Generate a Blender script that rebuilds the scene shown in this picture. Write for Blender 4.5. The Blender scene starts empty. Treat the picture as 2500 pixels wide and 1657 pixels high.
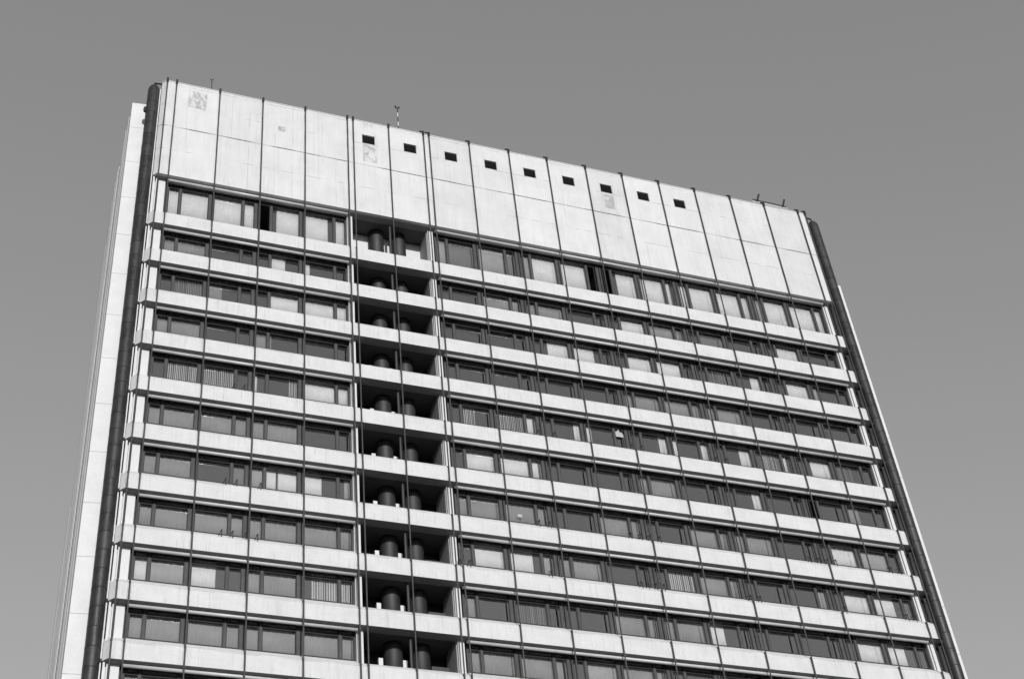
import bpy, bmesh, math, random
from mathutils import Vector, Matrix
random.seed(7)
S = bpy.context.scene
COL = S.collection
# ------------------------------------------------------------------ camera
ZB = 74.53                      # height of the lower edge of the windowless attic above the ground
yaw, pitch, roll, F = 0.41488, 0.73841, -0.11938, 3753.98555
f = Vector((math.sin(yaw)*math.cos(pitch), math.cos(yaw)*math.cos(pitch), math.sin(pitch)))
r0 = Vector((math.cos(yaw), -math.sin(yaw), 0)); u0 = r0.cross(f)
rr = math.cos(roll)*r0 + math.sin(roll)*u0
uu = -math.sin(roll)*r0 + math.cos(roll)*u0
cam_d = bpy.data.cameras.new('camera'); cam = bpy.data.objects.new('camera', cam_d); COL.objects.link(cam)
M = Matrix((rr, uu, -f)).transposed().to_4x4(); M.translation = Vector((-6.01192, -64.12828, ZB-72.83195))
cam.matrix_world = M
cam_d.sensor_width = 36; cam_d.lens = F/2500*36; cam_d.clip_end = 5000; cam_d.clip_start = 0.1
S.camera = cam
# ------------------------------------------------------------------ light
SUN_EL, SUN_AZ = math.radians(13), math.radians(-4)     # azimuth measured from straight behind the camera (-Y), + = right
W = bpy.data.worlds.new('World'); S.world = W; W.use_nodes = True
nt = W.node_tree; nt.nodes.clear()
sky = nt.nodes.new('ShaderNodeTexSky'); sky.sky_type = 'NISHITA'; sky.sun_disc = False
sky.sun_elevation = SUN_EL; sky.sun_rotation = math.pi - SUN_AZ; sky.air_density = 1.0; sky.dust_density = .3; sky.ozone_density = 1.0
bw = nt.nodes.new('ShaderNodeRGBToBW'); bg = nt.nodes.new('ShaderNodeBackground'); bg.inputs[1].default_value = 0.142
wo = nt.nodes.new('ShaderNodeOutputWorld')
pw = nt.nodes.new('ShaderNodeMath'); pw.operation = 'POWER'; pw.inputs[1].default_value = .68
nt.links.new(sky.outputs[0], bw.inputs[0]); nt.links.new(bw.outputs[0], pw.inputs[0]); nt.links.new(pw.outputs[0], bg.inputs[0]); nt.links.new(bg.outputs[0], wo.inputs[0])
sd = bpy.data.lights.new('sun', 'SUN'); sun = bpy.data.objects.new('sun', sd); COL.objects.link(sun)
sd.energy = 2.0; sd.angle = math.radians(0.53); sd.color = (1, 1, 1)
to_sun = Vector((math.sin(SUN_AZ)*math.cos(SUN_EL), -math.cos(SUN_AZ)*math.cos(SUN_EL), math.sin(SUN_EL)))
sun.rotation_euler = to_sun.to_track_quat('Z', 'Y').to_euler(); sun.location = (0, -100, 150)
S.view_settings.view_transform = 'Standard'; S.view_settings.look = 'None'; S.view_settings.gamma = 1
S.view_settings.exposure = 0.78
S.cycles.max_bounces = 8; S.cycles.transparent_max_bounces = 12

# ------------------------------------------------------------------ helpers
def box(bm, x0, x1, y0, y1, z0, z1, mi=0):
    v = [bm.verts.new((x, y, z)) for x in (x0, x1) for y in (y0, y1) for z in (z0, z1)]
    for q in ((0,1,3,2),(4,6,7,5),(0,4,5,1),(2,3,7,6),(0,2,6,4),(1,5,7,3)):
        bm.faces.new([v[i] for i in q]).material_index = mi
def prism(bm, pts, z0, z1, mi=0):
    a = [bm.verts.new((x, y, z0)) for x, y in pts]; b = [bm.verts.new((x, y, z1)) for x, y in pts]
    n = len(pts)
    bm.faces.new(a[::-1]).material_index = mi; bm.faces.new(b).material_index = mi
    for i in range(n):
        bm.faces.new((a[i], a[(i+1)%n], b[(i+1)%n], b[i])).material_index = mi
def sweep(bm, prof, stations, zb, mi=0):        # profile (y,z) carried along stations (x, dy)
    rings = [[bm.verts.new((x, y+dy, zb+z)) for y, z in prof] for x, dy in stations]
    n = len(prof)
    for a, b in zip(rings, rings[1:]):
        for i in range(n):
            bm.faces.new((a[i], a[(i+1)%n], b[(i+1)%n], b[i])).material_index = mi
    bm.faces.new(rings[0][::-1]).material_index = mi; bm.faces.new(rings[-1]).material_index = mi
def tube(bm, p, q, r, n=12, mi=0, cap=True, r2=None):
    p, q = Vector(p), Vector(q); d = (q-p).normalized()
    a = d.orthogonal().normalized(); b = d.cross(a); r2 = r if r2 is None else r2
    A = [bm.verts.new(p + r*(math.cos(t)*a+math.sin(t)*b)) for t in [2*math.pi*i/n for i in range(n)]]
    B = [bm.verts.new(q + r2*(math.cos(t)*a+math.sin(t)*b)) for t in [2*math.pi*i/n for i in range(n)]]
    for i in range(n):
        fc = bm.faces.new((A[i], A[(i+1)%n], B[(i+1)%n], B[i])); fc.smooth = True; fc.material_index = mi
    if cap:
        bm.faces.new(A[::-1]).material_index = mi; bm.faces.new(B).material_index = mi
def lathe(bm, x, y, prof, n=32, mi=0):          # prof: list of (r, z) from bottom to top
    rings = []
    for r, z in prof:
        rings.append([bm.verts.new((x+max(r, 1e-3)*math.cos(2*math.pi*i/n), y+max(r, 1e-3)*math.sin(2*math.pi*i/n), z)) for i in range(n)])
    for a, b in zip(rings, rings[1:]):
        for i in range(n):
            fc = bm.faces.new((a[i], a[(i+1)%n], b[(i+1)%n], b[i])); fc.smooth = True; fc.material_index = mi
    bm.faces.new(rings[0][::-1]); bm.faces.new(rings[-1])
def obj(name, bm, mats, parent=None, origin=None):
    bmesh.ops.recalc_face_normals(bm, faces=bm.faces[:])
    me = bpy.data.meshes.new(name)
    if origin is not None:
        bmesh.ops.translate(bm, verts=bm.verts[:], vec=-Vector(origin))
    bm.to_mesh(me); bm.free()
    for m in (mats if isinstance(mats, (list, tuple)) else [mats]): me.materials.append(m)
    o = bpy.data.objects.new(name, me); COL.objects.link(o)
    if origin is not None: o.location = origin
    if parent: o.parent = parent
    return o
def tag(o, label=None, cat=None, group=None, kind=None):
    for k, v in (('label', label), ('category', cat), ('group', group), ('kind', kind)):
        if v: o[k] = v
    return o

# ------------------------------------------------------------------ materials
class NB:
    def __init__(s, name):
        s.m = bpy.data.materials.new(name); s.m.use_nodes = True; s.t = s.m.node_tree; s.t.nodes.clear()
        s.out = s.t.nodes.new('ShaderNodeOutputMaterial')
    def n(s, typ, **kw):
        x = s.t.nodes.new(typ)
        for k, v in kw.items(): setattr(x, k, v)
        return x
    def l(s, a, b): s.t.links.new(a, b)
    def math(s, op, a, b=None, c=None):
        x = s.n('ShaderNodeMath', operation=op)
        for i, v in enumerate((a, b, c)):
            if v is None: continue
            if isinstance(v, (int, float)): x.inputs[i].default_value = v
            else: s.l(v, x.inputs[i])
        return x.outputs[0]
    def noise(s, vec, scale, detail=4, rough=.55, dist=0):
        x = s.n('ShaderNodeTexNoise'); x.inputs['Scale'].default_value = scale; x.inputs['Detail'].default_value = detail
        x.inputs['Roughness'].default_value = rough; x.inputs['Distortion'].default_value = dist; s.l(vec, x.inputs['Vector']); return x.outputs['Fac']
    def mapr(s, v, a, b, c, d):
        x = s.n('ShaderNodeMapRange'); s.l(v, x.inputs[0])
        for i, q in enumerate((a, b, c, d)): x.inputs[i+1].default_value = q
        return x.outputs[0]
    def scalev(s, vec, sc):
        x = s.n('ShaderNodeMapping'); x.inputs['Scale'].default_value = sc; s.l(vec, x.inputs['Vector']); return x.outputs[0]
    def bsdf(s, val, rough=.7, metal=0, bump=None, bstr=.3, bdist=.02, spec=.5):
        b = s.n('ShaderNodeBsdfPrincipled')
        if isinstance(val, (int, float)): b.inputs['Base Color'].default_value = (val, val, val, 1)
        else: s.l(val, b.inputs['Base Color'])
        if isinstance(rough, (int, float)): b.inputs['Roughness'].default_value = rough
        else: s.l(rough, b.inputs['Roughness'])
        b.inputs['Metallic'].default_value = metal; b.inputs['Specular IOR Level'].default_value = spec
        if bump is not None:
            q = s.n('ShaderNodeBump'); q.inputs['Strength'].default_value = bstr; q.inputs['Distance'].default_value = bdist
            s.l(bump, q.inputs['Height']); s.l(q.outputs[0], b.inputs['Normal'])
        s.l(b.outputs[0], s.out.inputs[0]); return b

def plain(name, base, var=.15, scale=1.5, rough=.6, metal=0, streak=False, speck=.0, spec=.5):
    k = NB(name); tc = k.n('ShaderNodeTexCoord').outputs['Object']
    v = k.scalev(tc, (1, 1, .18)) if streak else tc
    n1 = k.noise(v, scale, 5); a = k.mapr(n1, .25, .75, base*(1-var), base*(1+var))
    if speck:
        n2 = k.noise(tc, 14, 3, .7); a = k.math('MULTIPLY', a, k.mapr(n2, .3, .7, 1-speck, 1+speck))
    k.bsdf(a, rough, metal, bump=k.noise(tc, 6, 4), bstr=.2, bdist=.008, spec=spec); return k.m

def pipe_material():
    k = NB('dark_pipe_metal'); tc = k.n('ShaderNodeTexCoord').outputs['Object']
    sep = k.n('ShaderNodeSeparateXYZ'); k.l(tc, sep.inputs[0])
    a = k.mapr(k.noise(tc, 2.2, 5), .25, .75, .008, .026); a = k.math('MULTIPLY', a, k.mapr(k.noise(tc, 14, 3, .7), .3, .7, .75, 1.25))
    fr = k.math('FRACT', k.math('DIVIDE', k.math('ADD', sep.outputs[2], .2), 1.09))
    seam = k.math('LESS_THAN', fr, .045); a = k.math('MULTIPLY', a, k.math('SUBTRACT', 1, k.math('MULTIPLY', seam, .7)))
    sec = k.math('FLOOR', k.math('DIVIDE', k.math('ADD', sep.outputs[2], .2), 1.09))
    wn = k.n('ShaderNodeTexWhiteNoise', noise_dimensions='1D'); k.l(sec, wn.inputs['W']); a = k.math('MULTIPLY', a, k.mapr(wn.outputs['Value'], 0, 1, .8, 1.2))
    rg = k.mapr(k.noise(k.scalev(tc, (3, 3, .5)), 3, 5, .7), .3, .7, .28, .58); rg = k.math('ADD', rg, k.mapr(wn.outputs['Value'], 0, 1, -.06, .08))
    k.bsdf(a, rg, 0, bump=k.noise(tc, 2.5, 3), bstr=.5, bdist=.02, spec=.6); return k.m

def line_mask(k, comp, zs, w):      # 1 near one of the given coordinates
    acc = None
    for z in zs:
        m = k.math('LESS_THAN', k.math('ABSOLUTE', k.math('SUBTRACT', comp, z)), w)
        acc = m if acc is None else k.math('MAXIMUM', acc, m)
    return acc
def box_mask(k, X, Z, x0, x1, z0, z1):
    a = k.math('LESS_THAN', k.math('ABSOLUTE', k.math('SUBTRACT', X, (x0+x1)/2)), (x1-x0)/2)
    b = k.math('LESS_THAN', k.math('ABSOLUTE', k.math('SUBTRACT', Z, (z0+z1)/2)), (z1-z0)/2)
    return k.math('MULTIPLY', a, b)

def panel_material():
    k = NB('painted_panel'); tc = k.n('ShaderNodeTexCoord').outputs['Object']
    sep = k.n('ShaderNodeSeparateXYZ'); k.l(tc, sep.inputs[0]); X, Y, Z = sep.outputs
    base = k.mapr(k.noise(tc, .55, 5, .6), .3, .72, .52, .60)
    base = k.math('MULTIPLY', base, k.mapr(k.noise(k.scalev(tc, (1, 1, .12)), 3.2, 4), .3, .7, .955, 1.03))
    base = k.math('MULTIPLY', base, k.mapr(k.noise(tc, 11, 3, .75), .3, .7, .93, 1.06))
    wob = k.math('MULTIPLY', k.math('SUBTRACT', k.noise(tc, .9, 2), .5), .05)
    zz = k.math('ADD', Z, wob)
    j1 = line_mask(k, zz, [ZB+4.62], .036); j2 = line_mask(k, zz, [ZB+2.4, ZB+6.78, ZB+8.82], .016)
    brk = k.mapr(k.noise(k.scalev(tc, (.35, 1, .1)), 1.0, 2), .40, .54, .3, 1)
    brk2 = k.mapr(k.noise(k.scalev(tc, (.5, 1, .2)), 1.7, 2), .46, .58, 0, .6)
    d = k.math('MAXIMUM', k.math('MULTIPLY', j1, k.math('MULTIPLY', brk, .97)), k.math('MULTIPLY', j2, brk2))
    vx = []
    for a, b in zip(RODX[1:5], RODX[2:6]): vx += [a+(b-a)*.31, a+(b-a)*.71]
    vx += [13.2, 14.09, 30.3, 31.3, 33.1, 38.9]
    j3 = k.math('MULTIPLY', line_mask(k, X, vx, .014), k.mapr(k.noise(k.scalev(tc, (.6, 1, .3)), 1.3, 2), .45, .6, 0, .3))
    d = k.math('MAXIMUM', d, j3)
    near = line_mask(k, k.math('ADD', X, k.math('MULTIPLY', k.math('SUBTRACT', k.noise(tc, 3, 3), .5), .10)), RODX, .08)
    d = k.math('MAXIMUM', d, k.math('MULTIPLY', near, k.mapr(k.noise(k.scalev(tc, (3, 1, .3)), 2.5, 4), .42, .62, 0, .30)))
    st = k.mapr(k.noise(k.scalev(tc, (5, 1, .13)), 1.3, 5, .75), .56, .72, 0, .20); d = k.math('MAXIMUM', d, st)
    # weathered patches where the paint has come off
    thr = k.noise(k.scalev(tc, (1.3, 1, .8)), 1.35, 9, .8, .35)
    for (x0, x1, z0, z1, t, st) in ((1.46, 2.66, 6.85, 8.56, .49, .42), (7.4, 7.85, 6.3, 6.78, .45, .45), (13.1, 14.05, 5.0, 6.75, .5, .40), (13.0, 14.1, 7.7, 8.95, .55, .35), (30.4, 31.25, 5.2, 6.65, .47, .36), (39, 41, 7.6, 9, .55, .1), (4.1, 5.0, 1.9, 2.5, .6, .3)):
        mk = k.math('MULTIPLY', box_mask(k, X, Z, x0, x1, ZB+z0, ZB+z1), k.mapr(thr, t-.05, t+.05, 0, st)); d = k.math('MAXIMUM', d, mk)
    base = k.math('MULTIPLY', base, k.math('SUBTRACT', 1, d))
    oi = k.n('ShaderNodeObjectInfo'); base = k.math('MULTIPLY', base, k.mapr(oi.outputs['Random'], 0, 1, .95, 1.04))
    k.bsdf(base, .75, bump=k.noise(tc, 9, 5, .7), bstr=.25, bdist=.015, spec=.3); return k.m

def band_material():
    k = NB('painted_band'); tc = k.n('ShaderNodeTexCoord').outputs['Object']
    base = k.mapr(k.noise(tc, .8, 5, .6), .3, .72, .52, .60)
    base = k.math('MULTIPLY', base, k.mapr(k.noise(k.scalev(tc, (2.2, 1, .25)), 2.2, 5, .7), .3, .75, 1.03, .94))
    base = k.math('MULTIPLY', base, k.mapr(k.noise(k.scalev(tc, (.12, 1, 6)), 3.0, 4, .7), .5, .75, 1, .90))
    base = k.math('MULTIPLY', base, k.mapr(k.noise(tc, 11, 3, .75), .3, .7, .93, 1.06))
    sep = k.n('ShaderNodeSeparateXYZ'); k.l(tc, sep.inputs[0]); X, Y, Z = sep.outputs
    wob = k.math('MULTIPLY', k.math('SUBTRACT', k.noise(k.scalev(tc, (.5, 1, .1)), 1.2, 2), .5), .03); zz = k.math('ADD', Z, wob)
    ln = line_mask(k, zz, [ZB+z+.93 for z in ZR[3:12]], .013)
    brk = k.mapr(k.noise(k.scalev(tc, (.4, 1, .3)), 1.4, 3), .44, .58, 0, .45)
    d = k.math('MULTIPLY', ln, brk)
    ln2 = line_mask(k, zz, [ZB+z+1.0 for z in ZR[3:12]], .02); d = k.math('MAXIMUM', d, k.math('MULTIPLY', ln2, .25))
    # dirt runs below the rod fixings and grime along the lower lip
    near = line_mask(k, k.math('ADD', X, k.math('MULTIPLY', k.math('SUBTRACT', k.noise(tc, 3, 3), .5), .12)), RODX, .09)
    d = k.math('MAXIMUM', d, k.math('MULTIPLY', near, k.mapr(k.noise(k.scalev(tc, (3, 1, .4)), 2.5, 4), .42, .62, 0, .34)))
    st = k.mapr(k.noise(k.scalev(tc, (5, 1, .22)), 1.6, 5, .75), .55, .70, 0, .26); d = k.math('MAXIMUM', d, st)
    base = k.math('MULTIPLY', base, k.math('SUBTRACT', 1, d))
    k.bsdf(base, .7, bump=k.noise(tc, 9, 4), bstr=.2, bdist=.01, spec=.3); return k.m

def glass_material(name, refl):
    k = NB(name)
    tr = k.n('ShaderNodeBsdfTransparent'); tr.inputs[0].default_value = (.97, .97, .97, 1)
    gl = k.n('ShaderNodeBsdfGlossy'); gl.inputs['Color'].default_value = (.92, .92, .92, 1); gl.inputs['Roughness'].default_value = .01
    tc = k.n('ShaderNodeTexCoord').outputs['Object']
    bp = k.n('ShaderNodeBump'); bp.inputs['Strength'].default_value = .05; bp.inputs['Distance'].default_value = .05
    k.l(k.noise(tc, .7, 2), bp.inputs['Height']); k.l(bp.outputs[0], gl.inputs['Normal'])
    ge = k.n('ShaderNodeNewGeometry'); dt = k.n('ShaderNodeVectorMath', operation='DOT_PRODUCT'); k.l(ge.outputs['Normal'], dt.inputs[0]); k.l(ge.outputs['Incoming'], dt.inputs[1])
    sch = k.math('POWER', k.math('SUBTRACT', 1, k.math('ABSOLUTE', dt.outputs['Value'])), 4)
    fac = k.math('MINIMUM', .9, k.math('ADD', refl, k.math('MULTIPLY', sch, .9)))
    mx = k.n('ShaderNodeMixShader'); k.l(fac, mx.inputs[0]); k.l(tr.outputs[0], mx.inputs[1]); k.l(gl.outputs[0], mx.inputs[2])
    k.l(mx.outputs[0], k.out.inputs[0]); return k.m

RODX = [0.047, 0.647, 3.483, 6.341, 9.194, 12.073, 12.47, 14.951, 17.425, 17.824, 20.726, 23.632, 26.486, 29.404, 32.215, 35.084, 37.943, 40.801, 43.594, 46.42, 47.01]
ZR = [0.0, -4.388, -7.582, -10.869, -14.101, -17.46, -20.774, -24.104, -27.406, -30.714, -34.006]
while ZR[-1] > -70: ZR.append(ZR[-1]-3.3)
TOP = 9.06
m_panel = panel_material()
m_band = band_material()
m_pier = plain('white_pier', .57, .05, 2, .6, speck=.05)
m_tube = plain('grey_metal_tube', .48, .12, 1.2, .35, speck=.06)
m_under_shade = plain('underside_shade', .20, .15, 1.2, .85)  # darker base colour puts the shade of the undersides into the material
m_cloth = plain('hung_cloth', .38, .15, 6, .9)
m_frame = plain('window_frame', .028, .2, 3, .6, spec=.25)
m_post = plain('window_post', .065, .2, 2, .7, spec=.25)
m_dark = plain('dark_paint_and_shade', .025, .25, 2, .7, spec=.25)
m_slat = plain('vent_slat', .22, .25, 5, .7, spec=.2)
m_rod = plain('facade_rod_metal', .055, .2, 3, .6, spec=.3)
m_pipe = pipe_material()
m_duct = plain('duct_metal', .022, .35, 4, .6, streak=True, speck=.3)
m_endwall = plain('end_wall_panel', .60, .06, 1, .75, speck=.06)
m_rib = plain('end_wall_rib', .30, .1, 1, .75)
m_curtain = plain('curtain_cloth', .80, .10, 1.5, .9)
m_gcurtain = plain('net_curtain', .36, .12, 1.5, .9)
m_scurtain = plain('dark_screen', .14, .15, 1.5, .9)
m_blind = plain('blind_strip', .55, .1, 1.5, .8)
m_dblind = plain('dim_blind_strip', .24, .15, 1.5, .8)
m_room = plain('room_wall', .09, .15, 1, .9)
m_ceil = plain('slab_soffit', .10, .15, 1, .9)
m_black = plain('near_black', .012, .1, 1, .9)
m_roof = plain('roof_felt', .12, .2, 1, .9)
m_ground = plain('paving', .055, .3, .25, .9)
m_glass = glass_material('window_glass', .19)
m_iglass = glass_material('inner_glass', .05)
m_white = plain('white_box', .60, .04, 2, .6)
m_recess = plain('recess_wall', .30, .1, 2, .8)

# ------------------------------------------------------------------ ground
bm = bmesh.new(); v = [bm.verts.new(c) for c in ((-2500, -2500, 0), (2500, -2500, 0), (2500, 2500, 0), (-2500, 2500, 0))]; bm.faces.new(v)
tag(obj('ground', bm, m_ground), kind='structure')

# ------------------------------------------------------------------ building
B = bpy.data.objects.new('office_tower', None); COL.objects.link(B)
tag(B, 'tall white slab office tower seen from below with banded windows and dark corner pipes', 'building')

# attic panels, one per bay
VX = [13.53, 16.43, 19.33, 22.2, 25.06, 27.95, 30.8, 33.65, 36.5]
TH = .22
def attic_panel(x0, x1, stations=None):
    bm = bmesh.new(); z0, z1 = ZB, ZB+TOP
    vs = [v for v in VX if x0 < v < x1]
    if stations:
        sweep(bm, [(0, 0), (0, TOP), (TH, TOP), (TH, 0)], stations, ZB)
    elif not vs:
        box(bm, x0+.006, x1-.006, 0, TH, z0, z1)
    else:
        v = vs[0]; xs = [x0+.006, v-.48, v+.48, x1-.006]; zs = [z0, ZB+6.80, ZB+7.70, z1]
        P = {}
        for y in (0, TH):
            for i, x in enumerate(xs):
                for j, z in enumerate(zs): P[y, i, j] = bm.verts.new((x, y, z))
        for y in (0, TH):
            for i in range(3):
                for j in range(3):
                    if (i, j) == (1, 1): continue
                    bm.faces.new((P[y, i, j], P[y, i+1, j], P[y, i+1, j+1], P[y, i, j+1]))
        for i in range(3):
            bm.faces.new((P[0, i, 0], P[0, i+1, 0], P[TH, i+1, 0], P[TH, i, 0])); bm.faces.new((P[0, i, 3], P[0, i+1, 3], P[TH, i+1, 3], P[TH, i, 3]))
            bm.faces.new((P[0, 0, i], P[0, 0, i+1], P[TH, 0, i+1], P[TH, 0, i])); bm.faces.new((P[0, 3, i], P[0, 3, i+1], P[TH, 3, i+1], P[TH, 3, i]))
        ring = [(1, 1), (2, 1), (2, 2), (1, 2)]
        for a, b in zip(ring, ring[1:]+ring[:1]):
            bm.faces.new((P[(0,)+a], P[(0,)+b], P[(TH,)+b], P[(TH,)+a]))
    obj('attic_panel', bm, m_panel, B)
attic_panel(0, .647, [(-.24, .26), (0, 0), (.641, 0)])
for a, b in zip(RODX[1:19], RODX[2:20]): attic_panel(a, b)
attic_panel(46.42, 47, [(46.426, 0), (47.06, 0), (47.28, .24)])
for v in VX:                                    # ventilation openings with louvres
    bm = bmesh.new(); z0, z1 = ZB+6.80, ZB+7.70
    box(bm, v-.479, v+.479, .10, .14, z0+.001, z1-.001)
    for i in range(7):
        z = z0+.06+i*.12
        bm.faces.new([bm.verts.new(c) for c in ((v-.475, .03, z), (v+.475, .03, z), (v+.475, .09, z+.07), (v-.475, .09, z+.07))])
    vo = obj('vent', bm, [m_dark, m_slat], B)
    for q in vo.data.polygons: q.material_index = 0 if q.index < 6 else 1
    bm = bmesh.new(); box(bm, v-.478, v-.43, .01, .09, z0+.002, z1-.002); box(bm, v+.43, v+.478, .01, .09, z0+.002, z1-.002); box(bm, v-.429, v+.429, .01, .09, z0+.002, z0+.05); obj('vent_frame', bm, m_tube, vo)
# coping line
bm = bmesh.new(); sweep(bm, [(-.03, 0), (-.03, .05), (.34, .07), (.34, 0)], [(-.26, .26), (0, 0), (47.06, 0), (47.3, .24)], ZB+TOP+.002)
obj('coping', bm, m_pier, B)

# bands under every storey
PW = [(0, 0), (0, 1.0), (.66, 1.56), (.90, 1.56), (.90, .14), (.2, .14), (.2, 0)]
PR = [(0, 0), (0, 1.0), (.32, 1.28), (.62, 1.28), (.62, 0)]
PE = [(0, 0), (0, 1.0), (.55, 1.48), (.60, 1.48), (.60, 0)]
for k in range(1, len(ZR)):
    bm = bmesh.new(); z = ZB+ZR[k]
    sweep(bm, PE, [(-.26, .30), (0, 0), (.66, 0)], z)
    sweep(bm, PW, [(.662, 0), (12.07, 0)], z)
    sweep(bm, PR, [(12.072, 0), (17.818, 0)], z)
    sweep(bm, PW, [(17.82, 0), (46.418, 0)], z)
    sweep(bm, PE, [(46.42, 0), (47.08, 0), (47.3, .24)], z)
    bm.normal_update(); bmesh.ops.recalc_face_normals(bm, faces=bm.faces[:])
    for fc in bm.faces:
        if fc.normal.z < -.5: fc.material_index = 1  # downward faces get the painted-in shade
    obj('spandrel_band', bm, [m_band, m_under_shade], B)
# underside of the attic
bm = bmesh.new()
sweep(bm, [(TH+.002, .0), (TH+.002, .3), (.6, .3), (.6, 0)], [(-.24, .26), (0, 0), (.66, 0)], ZB)
sweep(bm, [(TH+.002, .0), (TH+.002, .3), (.72, .3), (.72, 0)], [(12.072, 0), (17.818, 0)], ZB)
sweep(bm, [(TH+.002, .0), (TH+.002, .3), (.6, .3), (.6, 0)], [(46.42, 0), (47.06, 0), (47.28, .24)], ZB)
box(bm, .662, 12.07, TH+.002, .99, ZB+.16, ZB+.3); box(bm, 17.82, 46.418, TH+.002, .99, ZB+.16, ZB+.3)
obj('attic_soffit', bm, m_under_shade, B)

# horizontal blind tubes below every band, in front of the window heads
def rails(zb, first):
    for x0, x1 in ((.66, 12.06), (17.83, 46.41)):
        bm = bmesh.new()
        tube(bm, (x0, .31, zb-.13), (x1, .31, zb-.13), .088, 16)
        box(bm, x0, x1, .215, .235, zb-.02, zb+.10)
        if first:
            tube(bm, (x0, .50, zb-.06), (x1, .50, zb-.06), .05, 8)
            box(bm, x0, x1, .56, .60, zb-.10, zb-.04)
        else:
            box(bm, x0, x1, .49, .53, zb+.03, zb+.09)
        obj('blind_tube', bm, m_tube, B)
for k in range(0, 12): rails(ZB+ZR[k], k == 0)

# slabs and dark core behind the windows
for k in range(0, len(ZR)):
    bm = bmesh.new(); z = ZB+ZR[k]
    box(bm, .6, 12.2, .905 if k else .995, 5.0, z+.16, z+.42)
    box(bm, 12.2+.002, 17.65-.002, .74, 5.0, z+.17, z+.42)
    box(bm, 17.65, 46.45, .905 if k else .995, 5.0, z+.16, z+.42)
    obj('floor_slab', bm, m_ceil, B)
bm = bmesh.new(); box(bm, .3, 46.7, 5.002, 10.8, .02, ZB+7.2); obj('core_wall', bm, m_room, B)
bm = bmesh.new(); box(bm, -.2, 47.25, .3, 10.9, ZB+8.0, ZB+8.25); obj('roof', bm, m_roof, B)
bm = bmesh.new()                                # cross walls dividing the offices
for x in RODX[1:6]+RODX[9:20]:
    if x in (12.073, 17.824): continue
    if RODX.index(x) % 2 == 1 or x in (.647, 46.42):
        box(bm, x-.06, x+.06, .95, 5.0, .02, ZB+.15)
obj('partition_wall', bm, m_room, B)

# piers at the ends and beside the recess
bm = bmesh.new()
box(bm, .17, .58, .50, .80, .02, ZB-.002); box(bm, -.02, .10, .40, .62, .02, ZB-.002)
obj('end_pier', bm, m_pier, B)
bm = bmesh.new()
box(bm, -.20, -.10, .33, .62, .02, ZB+8.8); box(bm, -.33, -.27, .42, .7, .02, ZB+8.6); box(bm, -.10, -.02, .6, .8, .02, ZB+8.8)
obj('corner_trim', bm, m_pier, B)
bm = bmesh.new(); box(bm, 46.47, 46.60, .56, .80, .02, ZB-.002); box(bm, 46.64, 46.90, .50, .80, .02, ZB-.002); obj('end_pier', bm, m_pier, B)
for xs in ((12.04, 12.15, 12.22, 12.39), (17.40, 17.60, 17.66, 17.75)):
    bm = bmesh.new(); box(bm, xs[0], xs[1], .48, .66, .02, ZB-.002); box(bm, xs[2], xs[3], .48, .62, .02, ZB-.002); obj('recess_pier', bm, m_pier, B)
# recess with side walls, back wall, ducts
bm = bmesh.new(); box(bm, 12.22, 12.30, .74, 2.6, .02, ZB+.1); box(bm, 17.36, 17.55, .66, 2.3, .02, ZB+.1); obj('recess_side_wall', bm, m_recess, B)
bm = bmesh.new(); box(bm, 12.3, 17.36, 2.62, 2.8, .02, ZB+ZR[1]+.2); obj('recess_back_wall', bm, m_dark, B)  # dark colour stands in for deep shade; the top-row wall is white
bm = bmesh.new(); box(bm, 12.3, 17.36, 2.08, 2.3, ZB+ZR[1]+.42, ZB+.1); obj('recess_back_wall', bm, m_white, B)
bm = bmesh.new(); box(bm, 14.88, 15.03, .66, .84, .02, ZB-.001); obj('recess_post', bm, m_post, B)
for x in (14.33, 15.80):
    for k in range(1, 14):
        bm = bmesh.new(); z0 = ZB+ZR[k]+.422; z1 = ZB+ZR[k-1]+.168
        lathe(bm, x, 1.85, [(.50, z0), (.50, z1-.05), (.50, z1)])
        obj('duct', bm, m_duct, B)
for k in range(2, 13):
    for x0, x1 in ((13.47, 13.70), (14.76, 15.00)):
        bm = bmesh.new(); z = ZB+ZR[k]; box(bm, x0, x1, 1.55, 1.75, z+.43, z+3.3-.84); obj('vent_box', bm, m_white, B)
    bm = bmesh.new(); box(bm, 16.4, 17.35, 1.9, 2.2, ZB+ZR[k]+.43, ZB+ZR[k]+2.5); obj('low_wall', bm, m_post, B)

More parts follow.
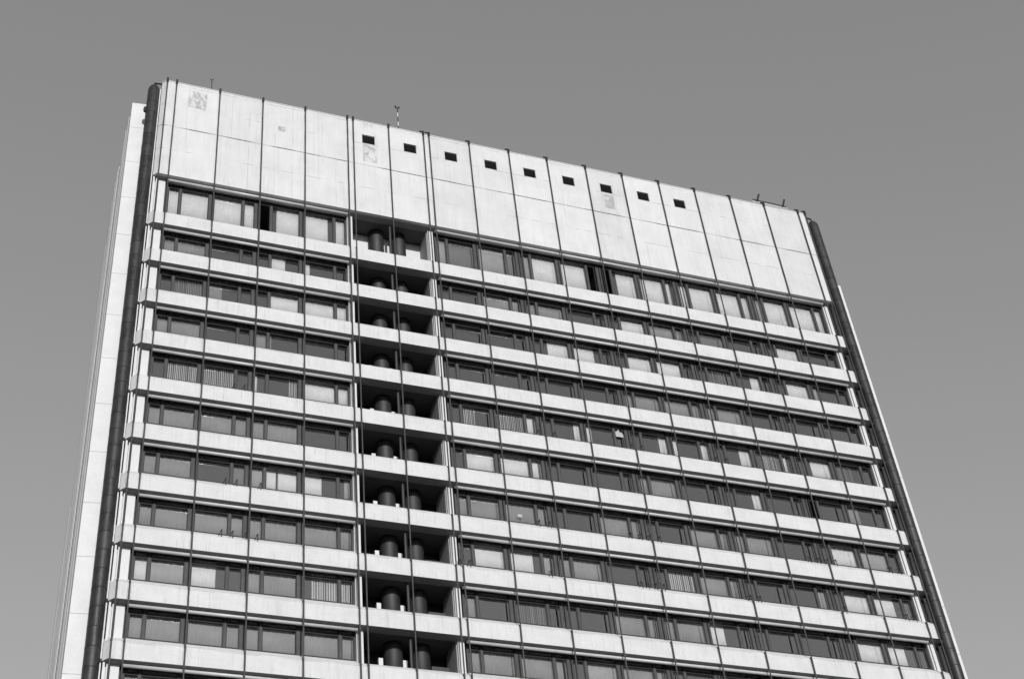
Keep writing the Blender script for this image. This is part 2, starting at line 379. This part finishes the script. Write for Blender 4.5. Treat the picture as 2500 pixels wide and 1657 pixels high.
# end walls (splayed fins) with joints, slots and ribs
def end_wall(sx, zt, X):
    # X maps an outward distance to a world x
    bm = bmesh.new()
    pts = [(X(0), 1.36), (X(1.55), 1.2), (X(1.55), 5.0), (X(0), 5.0)]
    bs = [0]+[ZB+5.35-.0+d for d in ()]
    zj = [ZB+zt]
    zz = ZB+5.35 if zt > 5.35 else ZB-.0-1.0
    while zz > 0: zj.append(zz); zz -= 3.3
    zj.append(0)
    for a, b in zip(zj, zj[1:]): prism(bm, pts, b+.022, a)
    prism(bm, [(X(.03), 1.39), (X(1.5), 1.23), (X(1.5), 4.9), (X(.03), 4.9)], .01, ZB+zt-.02)
    prism(bm, [(X(0), 7.0), (X(1.5), 7.0), (X(1.5), 11.0), (X(0), 11.0)], .01, ZB+zt)
    o = obj('end_wall', bm, m_endwall, B)
    bm = bmesh.new(); prism(bm, [(X(.03), 5.002), (X(1.4), 5.002), (X(1.4), 6.998), (X(.03), 6.998)], .01, ZB+zt-.3); obj('end_wall_slot', bm, m_black, B)  # near-black fill, set almost flush in the wall
    for y, d, z1 in ((2.3, .07, zt-.3), (3.4, .10, zt-.4), (4.6, .07, zt-.4), (7.3, .06, zt-.2), (8.3, .06, zt-.2), (9.3, .05, zt-1), (10.0, .07, 3.2), (10.6, .13, -18.)):
        bm = bmesh.new(); a, b = sorted((X(-d), X(.02))); box(bm, a, b, y, y+.3, .02, ZB+z1); obj('end_wall_rib', bm, m_rib, B)
end_wall(1, 7.8, lambda d: -1.90+d)
end_wall(-1, 3.4, lambda d: 49.30-d)
bm = bmesh.new(); box(bm, -.32, .6, .82, 5.6, .02, ZB+8.6); obj('corner_wall', bm, m_black, B)
bm = bmesh.new(); box(bm, 46.9, 47.5, 1.0, 5.6, .02, ZB+8.6); obj('corner_wall', bm, m_black, B)  # near-black colour stands in for the shade in this corner niche

# big vertical corner pipes
for x, y in ((-.70, .52), (47.86, .48)):
    bm = bmesh.new(); R = .385; prof = [(R, .02)]; z = .9
    zt = ZB+8.35
    while z < zt-.2: prof += [(R, z)]; z += 3.3
    prof += [(R, zt), (R*.9, zt+.22), (R*.66, zt+.42), (R*.3, zt+.54), (.03, zt+.58)]
    lathe(bm, x, y, prof, 36)
    z = .87
    while z < zt-.3:
        lathe(bm, x, y, [(R+.001, z-.024), (R+.007, z-.02), (R+.007, z+.02), (R+.001, z+.024)], 36, 1); z += 1.09
    p = obj('corner_pipe', bm, [m_pipe, m_dark], B)
    s = 1 if x < 0 else -1
    bm = bmesh.new(); tube(bm, (x, y, zt+.5), (x, y, zt+.85), .045, 8); tube(bm, (x-s*.02, y, zt+.82), (x+s*.62, y-.1, zt+.80), .06, 8); obj('hanger_arm', bm, m_dark, p)
    if s > 0:
        bm = bmesh.new(); lathe(bm, x-.42, y-.1, [(.02, ZB+5.95), (.11, ZB+6.05), (.13, ZB+6.25), (.09, ZB+6.45), (.02, ZB+6.5)], 14); obj('pipe_cleat', bm, m_dark, p)
    for k in range(1, 12):
        bm = bmesh.new(); z = ZB+ZR[k]
        a, b = sorted((x+s*.30, x+s*.52)); box(bm, a, b, y-.16, y+.2, z-.02, z+.16); obj('pipe_bracket', bm, m_dark, p)

# thin vertical rods standing in front of the facade
for i, x in enumerate(RODX):
    bm = bmesh.new(); y = -.10
    tube(bm, (x, y, 1.0), (x, y, ZB+TOP+.05), .043, 8)
    for k in range(1, 12): box(bm, x-.055, x+.055, -.07, .0-.001, ZB+ZR[k]+.93, ZB+ZR[k]+1.0)
    r = obj('facade_rod', bm, m_rod, B)
    bm = bmesh.new(); box(bm, x-.06, x+.06, -.15, .5, ZB+TOP+.075, ZB+TOP+.18); box(bm, x-.07, x+.07, -.14, -.035, ZB+TOP-.16, ZB+TOP+.075)
    if i >= 8: box(bm, x-.26, x-.062, -.13, -.05, ZB+TOP+.09, ZB+TOP+.16)
    obj('rod_bracket', bm, m_dark, r)

# ------------------------------------------------------------------ windows
SPANS = [(1, 0.9, 1.53, 'c'), (1, 1.71, 3.43, 'c'), (1, 3.75, 5.38, 'c'), (1, 5.53, 6.14, 'c'), (1, 7.61, 9.09, 'c'), (1, 9.4, 10.9, 'c'), (1, 11.26, 11.93, 'c'), (1, 18.17, 18.72, 'g'), (1, 18.77, 20.74, 's'), (1, 21.06, 22.51, 'g'), (1, 22.73, 23.46, 's'), (1, 24.05, 24.4, 'g'), (1, 24.59, 26.38, 'c'), (1, 26.82, 28.28, 'c'), (1, 30.75, 31.98, 'c'), (1, 32.24, 32.61, 'c'), (1, 32.71, 34.0, 'c'), (1, 34.23, 34.69, 'c'), (1, 35.12, 35.82, 'c'), (1, 36.18, 37.68, 'c'), (1, 38.04, 39.66, 'c'), (1, 39.96, 40.58, 'c'), (1, 40.8, 41.48, 'g'), (1, 41.87, 43.38, 'c'), (1, 43.56, 45.69, 'c'), (1, 45.36, 46.46, 'c'), (2, 7.35, 8.21, 'c'), (2, 9.51, 9.74, 'c'), (2, 30.28, 32.14, 'c'), (2, 36.0, 37.97, 's'), (2, 41.73, 43.54, 'c'), (3, 1.62, 3.43, 'w'), (3, 7.33, 9.07, 'c'), (3, 9.44, 11.1, 'c'), (3, 11.17, 11.93, 'c'), (3, 24.97, 26.38, 'c'), (3, 26.74, 28.13, 'c'), (3, 30.41, 32.1, 'c'), (3, 32.45, 34.03, 'c'), (3, 36.14, 38.03, 'w'), (3, 39.24, 39.69, 'c'), (3, 41.81, 43.53, 'c'), (3, 43.7, 44.17, 'g'), (5, 1.64, 3.4, 'v'), (5, 3.74, 5.35, 'v'), (5, 6.57, 6.71, 'c'), (5, 8.54, 8.96, 'v'), (5, 9.49, 11.07, 'c'), (5, 11.29, 11.83, 'c'), (5, 21.14, 22.5, 'v'), (5, 22.83, 23.61, 'c'), (5, 23.76, 23.96, 'c'), (5, 25.95, 26.39, 'c'), (5, 26.65, 27.09, 'c'), (5, 31.57, 32.19, 'c'), (5, 32.39, 32.76, 'c'), (5, 34.32, 34.87, 'c'), (5, 37.08, 37.86, 'c'), (5, 38.06, 39.71, 'v'), (5, 39.96, 40.36, 'c'), (5, 42.11, 43.45, 'c'), (5, 43.72, 45.12, 'w'), (6, 18.94, 20.62, 'c'), (6, 21.07, 22.54, 'c'), (6, 22.73, 23.34, 'c'), (6, 37.27, 37.94, 'c'), (6, 40.89, 41.79, 'o'), (7, 5.49, 6.18, 'o'), (7, 6.58, 7.21, 'g'), (7, 7.38, 7.88, 'c'), (7, 8.0, 9.08, 'c'), (7, 9.45, 10.4, 'c'), (7, 11.66, 12.07, 'g'), (7, 41.89, 43.42, 'c'), (7, 43.7, 45.94, 'g'), (8, 18.92, 20.44, 'c'), (8, 20.97, 22.3, 'c'), (8, 22.84, 23.34, 'g'), (8, 30.41, 32.14, 'f'), (8, 39.82, 40.64, 'g'), (8, 41.87, 43.45, 'c'), (8, 43.71, 45.26, 'c'), (8, 45.56, 46.23, 'w'), (9, 0.89, 1.49, 'c'), (9, 1.64, 3.39, 'g'), (9, 3.69, 4.92, 'c'), (9, 9.85, 11.1, 'f'), (9, 11.27, 11.95, 'f'), (9, 21.21, 22.54, 'w'), (9, 32.31, 33.37, 'c'), (9, 41.79, 43.48, 'c'), (9, 43.68, 45.03, 'c'), (9, 45.07, 46.39, 'w'), (10, 24.7, 26.38, 'g')]
STAYS = [(7, 5.06), (7, 5.64), (7, 6.91), (8, 4.97), (8, 5.54), (8, 6.21), (8, 6.82), (7, 22.59), (7, 23.24), (7, 28.14), (7, 28.77), (7, 29.35), (7, 29.96), (7, 39.67), (7, 40.27), (7, 40.85), (7, 41.39), (7, 45.16), (7, 45.76), (8, 17.72), (8, 18.28), (8, 22.94), (8, 28.3), (8, 28.7), (8, 29.19), (8, 29.65), (8, 35.04), (8, 35.65), (8, 41.16), (8, 45.31), (8, 45.85), (5, 5.31), (5, 5.86), (5, 23.27), (5, 24.3), (5, 29.28), (5, 29.91), (5, 34.9), (5, 35.56)]
SPANS = [q for q in SPANS if q != (7, 5.49, 6.18, 'o')]
SPANS += [(1, 6.58, 7.22, 'o'), (1, 28.4, 29.3, 'o'), (1, 29.6, 30.3, 'o'), (7, 5.5, 6.2, 's'), (5, 19.0, 19.7, 'v'), (5, 22.72, 22.8, 'c')]
bays = [(i, RODX[i], RODX[i+1]) for i in list(range(1, 5))+list(range(9, 19))]
def window_shapes(row, i, x0, x1, glass_missing):
    zs = ZB+ZR[row]+1.56; zh = ZB+ZR[row-1]+.13
    left_narrow = (i % 2 == 1)
    w = x1-x0
    px0 = x0+.16; px1 = x1-.16
    if i == 4: px1 = 11.98
    if i == 9: px0 = 18.02
    if i == 18: px1 = 46.40
    if i == 1: px0 = .84
    n = .66
    cuts = [(px0, px0+n), (px0+n+.13, px1)] if left_narrow else [(px0, px1-n-.13), (px1-n, px1)]
    fb = bmesh.new()
    L = x0+.001 if i != 1 else .585; Rr = x1-.001 if i != 18 else 46.462
    if i == 9: L = 17.76
    if i == 4: Rr = 12.035
    box(fb, L, px0, .60, .80, zs+.002, zh, 1); box(fb, px1, Rr, .60, .80, zs+.002, zh, 1)
    m0, m1 = cuts[0][1], cuts[1][0]
    fr = .045
    box(fb, m0, m1, .58, .72, zs+.10, zh-.1, 1)
    box(fb, px0, px1, .575, .70, zs+.002, zs+.09, 0); box(fb, px0, px1, .575, .70, zh-.09, zh, 0)
    box(fb, px0, px1, .60, .68, zh-.48, zh-.42, 0)          # transom
    for a, b in cuts:
        box(fb, a, a+fr, .61, .69, zs+.10, zh-.1, 0); box(fb, b-fr, b, .61, .69, zs+.10, zh-.1, 0)
    a, b = cuts[0] if left_narrow else cuts[1]
    if i > 8: xm = (b-.16) if not left_narrow else (a+.16); box(fb, xm-.02, xm+.02, .615, .685, zs+.10, zh-.1, 0)
    g = bmesh.new()
    for a, b in cuts:
        if any(a < (s+e)/2 < b for s, e in glass_missing): continue
        box(g, a+.01, b-.01, .645, .651, zs+.05, zh-.05, 0)
    soft = []
    for (rw, s, e, t) in SPANS:
        if rw != row: continue
        c = (s+e)/2
        if not (x0 <= c < x1) and not (x0 <= s+.1 < x1): continue
        if t == 'o': continue
        s2, e2 = max(s, x0+.02), min(e, x1-.02)
        for a, b in cuts:                      # let curtains tuck behind the frames when they fill a pane
            if abs(s2-a) < .22: s2 = a-.03
            if abs(e2-b) < .22: e2 = b+.03
        if e2-s2 < .08: continue
        bm = bmesh.new(); y = .83
        z1 = zh-.1; z0 = zs+.04
        if t in 'cgsh':
            n = max(4, int((e2-s2)/.05)); top = []; bot = []
            fold = .012 if t == 'c' else .02
            for q in range(n+1):
                x = s2+(e2-s2)*q/n; yy = y+fold*math.sin(x*38+row)+fold*.7*math.sin(x*17.3+2*row)
                top.append(bm.verts.new((x, yy, z1))); bot.append(bm.verts.new((x, yy+.01*math.sin(x*5), z0)))
            for q in range(n):
                fc = bm.faces.new((bot[q], bot[q+1], top[q+1], top[q])); fc.smooth = True
            thicken(bm, .008)
            soft.append(('curtain', bm, {'c': 2, 'g': 3, 's': 4, 'h': 7}[t]))
        else:
            x = s2
            step = {'v': .105, 'w': .10, 'f': .125}[t]; wd = {'v': .055, 'w': .05, 'f': .095}[t]
            while x < e2-.03:
                ww = wd*random.uniform(.7, 1.1); a = random.uniform(-.03, .03)
                vs = [bm.verts.new(c) for c in ((x, y, z0+.05), (x+ww, y+.03+a, z0+.05), (x+ww, y+.03+a, z1), (x, y, z1))]
                bm.faces.new(vs); x += step*random.uniform(.9, 1.12)
            thicken(bm, .006)
            soft.append(('blind', bm, 6 if t == 'w' else 5))
    for q in [fb, g]+[s_[1] for s_ in soft]: bmesh.ops.translate(q, verts=q.verts[:], vec=(0, .1, 0))
    return fb, g, soft
def thicken(bm, d):
    g = bmesh.ops.duplicate(bm, geom=bm.verts[:]+bm.edges[:]+bm.faces[:])
    edges = [e for e in bm.edges if e.is_boundary]
    bmesh.ops.translate(bm, verts=[q for q in g['geom'] if isinstance(q, bmesh.types.BMVert)], vec=(0, d, 0))
    vm = g['vert_map'] if 'vert_map' in g else None
    done = set()
    for e in edges:
        if vm and e.verts[0] in vm and e.verts[1] in vm:
            a, b = e.verts; a2, b2 = vm[a], vm[b]
            key = frozenset((a.index, b.index, id(a), id(b), id(a2), id(b2)))
            if key in done: continue
            done.add(frozenset((a.index, b.index, id(a), id(b), id(a2), id(b2))))
            if a.co.y > a2.co.y: continue
            try: bm.faces.new((a, b, b2, a2))
            except ValueError: pass
m_sheer = plain('added_sheer', .25, .25, .8, .9)
WM = [m_frame, m_post, m_curtain, m_gcurtain, m_scurtain, m_blind, m_dblind, m_sheer]
# the 100 windows that show largest are parts of their own; the small far ones are one stuff part
keep = []
for row in range(1, 12):
    for i, x0, x1 in bays: keep.append((row, i, x0, x1))
def size(t):
    row, i, x0, x1 = t; c = Vector(((x0+x1)/2, 0, ZB+ZR[row]+2)) - cam.matrix_world.translation
    return (1.35 if row == 1 else (.45 if row == 11 else 1.))/c.length**3*(-c.y if False else 1)
keep.sort(key=size, reverse=True)
big = set((t[0], t[1]) for t in keep[:100])
stuff = bmesh.new(); stuff_g = bmesh.new()
def merge(dst, src, mi=None):
    vm = {v: dst.verts.new(v.co) for v in src.verts}
    for fc in src.faces:
        try: nf = dst.faces.new([vm[v] for v in fc.verts])
        except ValueError: continue
        nf.smooth = fc.smooth; nf.material_index = fc.material_index if mi is None else mi
    src.free()
rnd = random.Random(3)
for row in range(2, 12):
    for i, x0, x1 in bays:
        if any(rw == row and x0-.1 < (s+e)/2 < x1 for rw, s, e, t in SPANS): continue
        if rnd.random() < (.75 if row in (8, 10, 11) or (row in (7, 6) and i < 5) else .3): SPANS.append((row, x0+.2, x1-.2, 'h'))  # invented net curtains, added to lighten panes that have no span
        elif rnd.random() < .25: SPANS.append((row, x0+.3, x0+.3+rnd.uniform(.3, .9), 'h'))
for row in range(1, 12):
    for i, x0, x1 in bays:
        miss = [(s, e) for rw, s, e, t in SPANS if t == 'o' and rw == row]
        fb, g, soft = window_shapes(row, i, x0, x1, miss)
        if (row, i) in big:
            w = obj('window', fb, [m_frame, m_post], B)
            obj('pane', g, m_glass, w)
            for nm, bm, mi in soft: obj(nm, bm, WM[mi], w)
        else:
            merge(stuff, fb); merge(stuff, g, 8)
            for nm, bm, mi in soft: merge(stuff, bm, mi)
o = obj('far_windows', stuff, WM+[m_glass], B); o['kind'] = 'stuff'
# plain glazing of the lower storeys, below the picture
for k in range(12, len(ZR)):
    bm = bmesh.new(); zs = ZB+ZR[k]+1.56; zh = ZB+ZR[k-1]+.13
    for x0, x1 in ((.66, 12.03), (17.8, 46.4)): box(bm, x0, x1, .64, .66, zs+.002, zh, 1)
    for i, x0, x1 in bays: box(bm, x0-.17, x0+.17, .58, .8, zs+.002, zh, 0); box(bm, x0+1.0, x0+1.1, .58, .7, zs+.002, zh, 0)
    obj('window_row', bm, [m_post, m_glass], B)

# small bent stays on the sills
for row, x in STAYS:
    bm = bmesh.new(); z = ZB+ZR[row]
    tube(bm, (x, -.01, z+.98), (x, -.01, z+1.42), .022, 6); tube(bm, (x, -.01, z+1.44), (x, .42, z+1.60), .024, 6)
    tube(bm, (x, -.01, z+1.44), (x-.15, .12, z+1.11), .02, 6)
    obj('sill_stay', bm, m_dark, B)

# ------------------------------------------------------------------ loose things
zr5 = ZB+ZR[5]
bm = bmesh.new()       # towel pegged in the fifth window row
pts = [(.78*a, .78*b-.12) for a, b in ((-.34, -.32), (.30, -.30), (.34, -.05), (.20, .22), (.08, .15), (-.05, .42), (-.16, .22), (-.32, .18))]
a = [bm.verts.new((28.82+x, .62+.02*math.sin(9*x), ZB-14.72+z)) for x, z in pts]; b = [bm.verts.new((28.82+x, .645+.02*math.sin(9*x), ZB-14.72+z)) for x, z in pts]
bm.faces.new(a); bm.faces.new(b[::-1])
for q in range(len(a)): bm.faces.new((a[q], a[(q+1) % len(a)], b[(q+1) % len(a)], b[q]))
tag(obj('towel', bm, m_cloth, None, (28.82, .57, ZB-14.3)), 'white cloth hung out at a dark window in the fifth row', 'cloth')
bm = bmesh.new(); box(bm, 21.62, 21.88, .72, .735, ZB-22.08, ZB-21.88)
tag(obj('paper_sheet', bm, m_cloth, None, (21.75, .63, ZB-22)), 'small white sheet of paper stuck on a grey window pane', 'paper')

def mast(x, y, z0, h, name, label):
    e = bpy.data.objects.new(name, None); COL.objects.link(e); e.location = (x, y, z0); tag(e, label, 'antenna'); return e
e = mast(3.05, 1.0, ZB+8.25, 2, 'roof_antenna', 'short roof antenna with a forked head above the left end of the roof edge')
bm = bmesh.new(); tube(bm, (0, 0, 0), (0, 0, 2.9), .03, 6); tube(bm, (0, 0, 1.6), (0, 0, 2.0), .07, 8); obj('pole', bm, m_rod, e)
bm = bmesh.new(); tube(bm, (0, 0, 2.85), (-.12, 0, 3.25), .02, 6); tube(bm, (0, 0, 2.85), (.10, 0, 3.3), .02, 6); tube(bm, (-.13, 0, 3.2), (.1, 0, 3.25), .018, 6); obj('forked_head', bm, m_dark, e)
e = mast(16.2, 1.5, ZB+8.25, 4, 'wind_mast', 'tall thin banded mast with a small wind sensor above the second vent')
bm = bmesh.new()
for q in range(10): tube(bm, (0, 0, q*.5), (0, 0, q*.5+.5), .035, 8, q % 2)
obj('pole', bm, [m_white, m_dark], e)
bm = bmesh.new(); tube(bm, (-.12, 0, 5.0), (.14, 0, 5.08), .03, 6); tube(bm, (-.1, 0, 5.0), (-.14, 0, 5.25), .05, 6); tube(bm, (.12, 0, 5.05), (.1, 0, 5.2), .05, 6); obj('wind_sensor', bm, m_dark, e)
e = bpy.data.objects.new('cleaning_gantry', None); COL.objects.link(e); e.location = (43.4, .9, ZB+8.25)
tag(e, 'low rail frame with two leaning dark arms on the roof edge at the right', 'gantry')
for x in (-.05, 2.1):
    bm = bmesh.new(); tube(bm, (x, 0, .9), (x+.75, -.1, 3.0), .075, 8); obj('arm', bm, m_dark, e)
bm = bmesh.new(); tube(bm, (.1, 0, 2.42), (2.9, 0, 2.36), .035, 6); tube(bm, (.1, .1, 2.2), (3.1, .1, 2.15), .045, 6); tube(bm, (.35, 0, 1.6), (.35, 0, 2.3), .03, 6); tube(bm, (2.6, 0, 1.6), (2.6, 0, 2.2), .03, 6); obj('rail', bm, m_dark, e)
bm = bmesh.new(); tube(bm, (-.1, -.1, 2.0), (2.9, -.1, 1.98), .06, 8); tube(bm, (0, 0, 0), (0, 0, 1.6), .05, 8); tube(bm, (2.6, 0, 0), (2.6, 0, 1.6), .05, 8); obj('base_beam', bm, m_white, e)
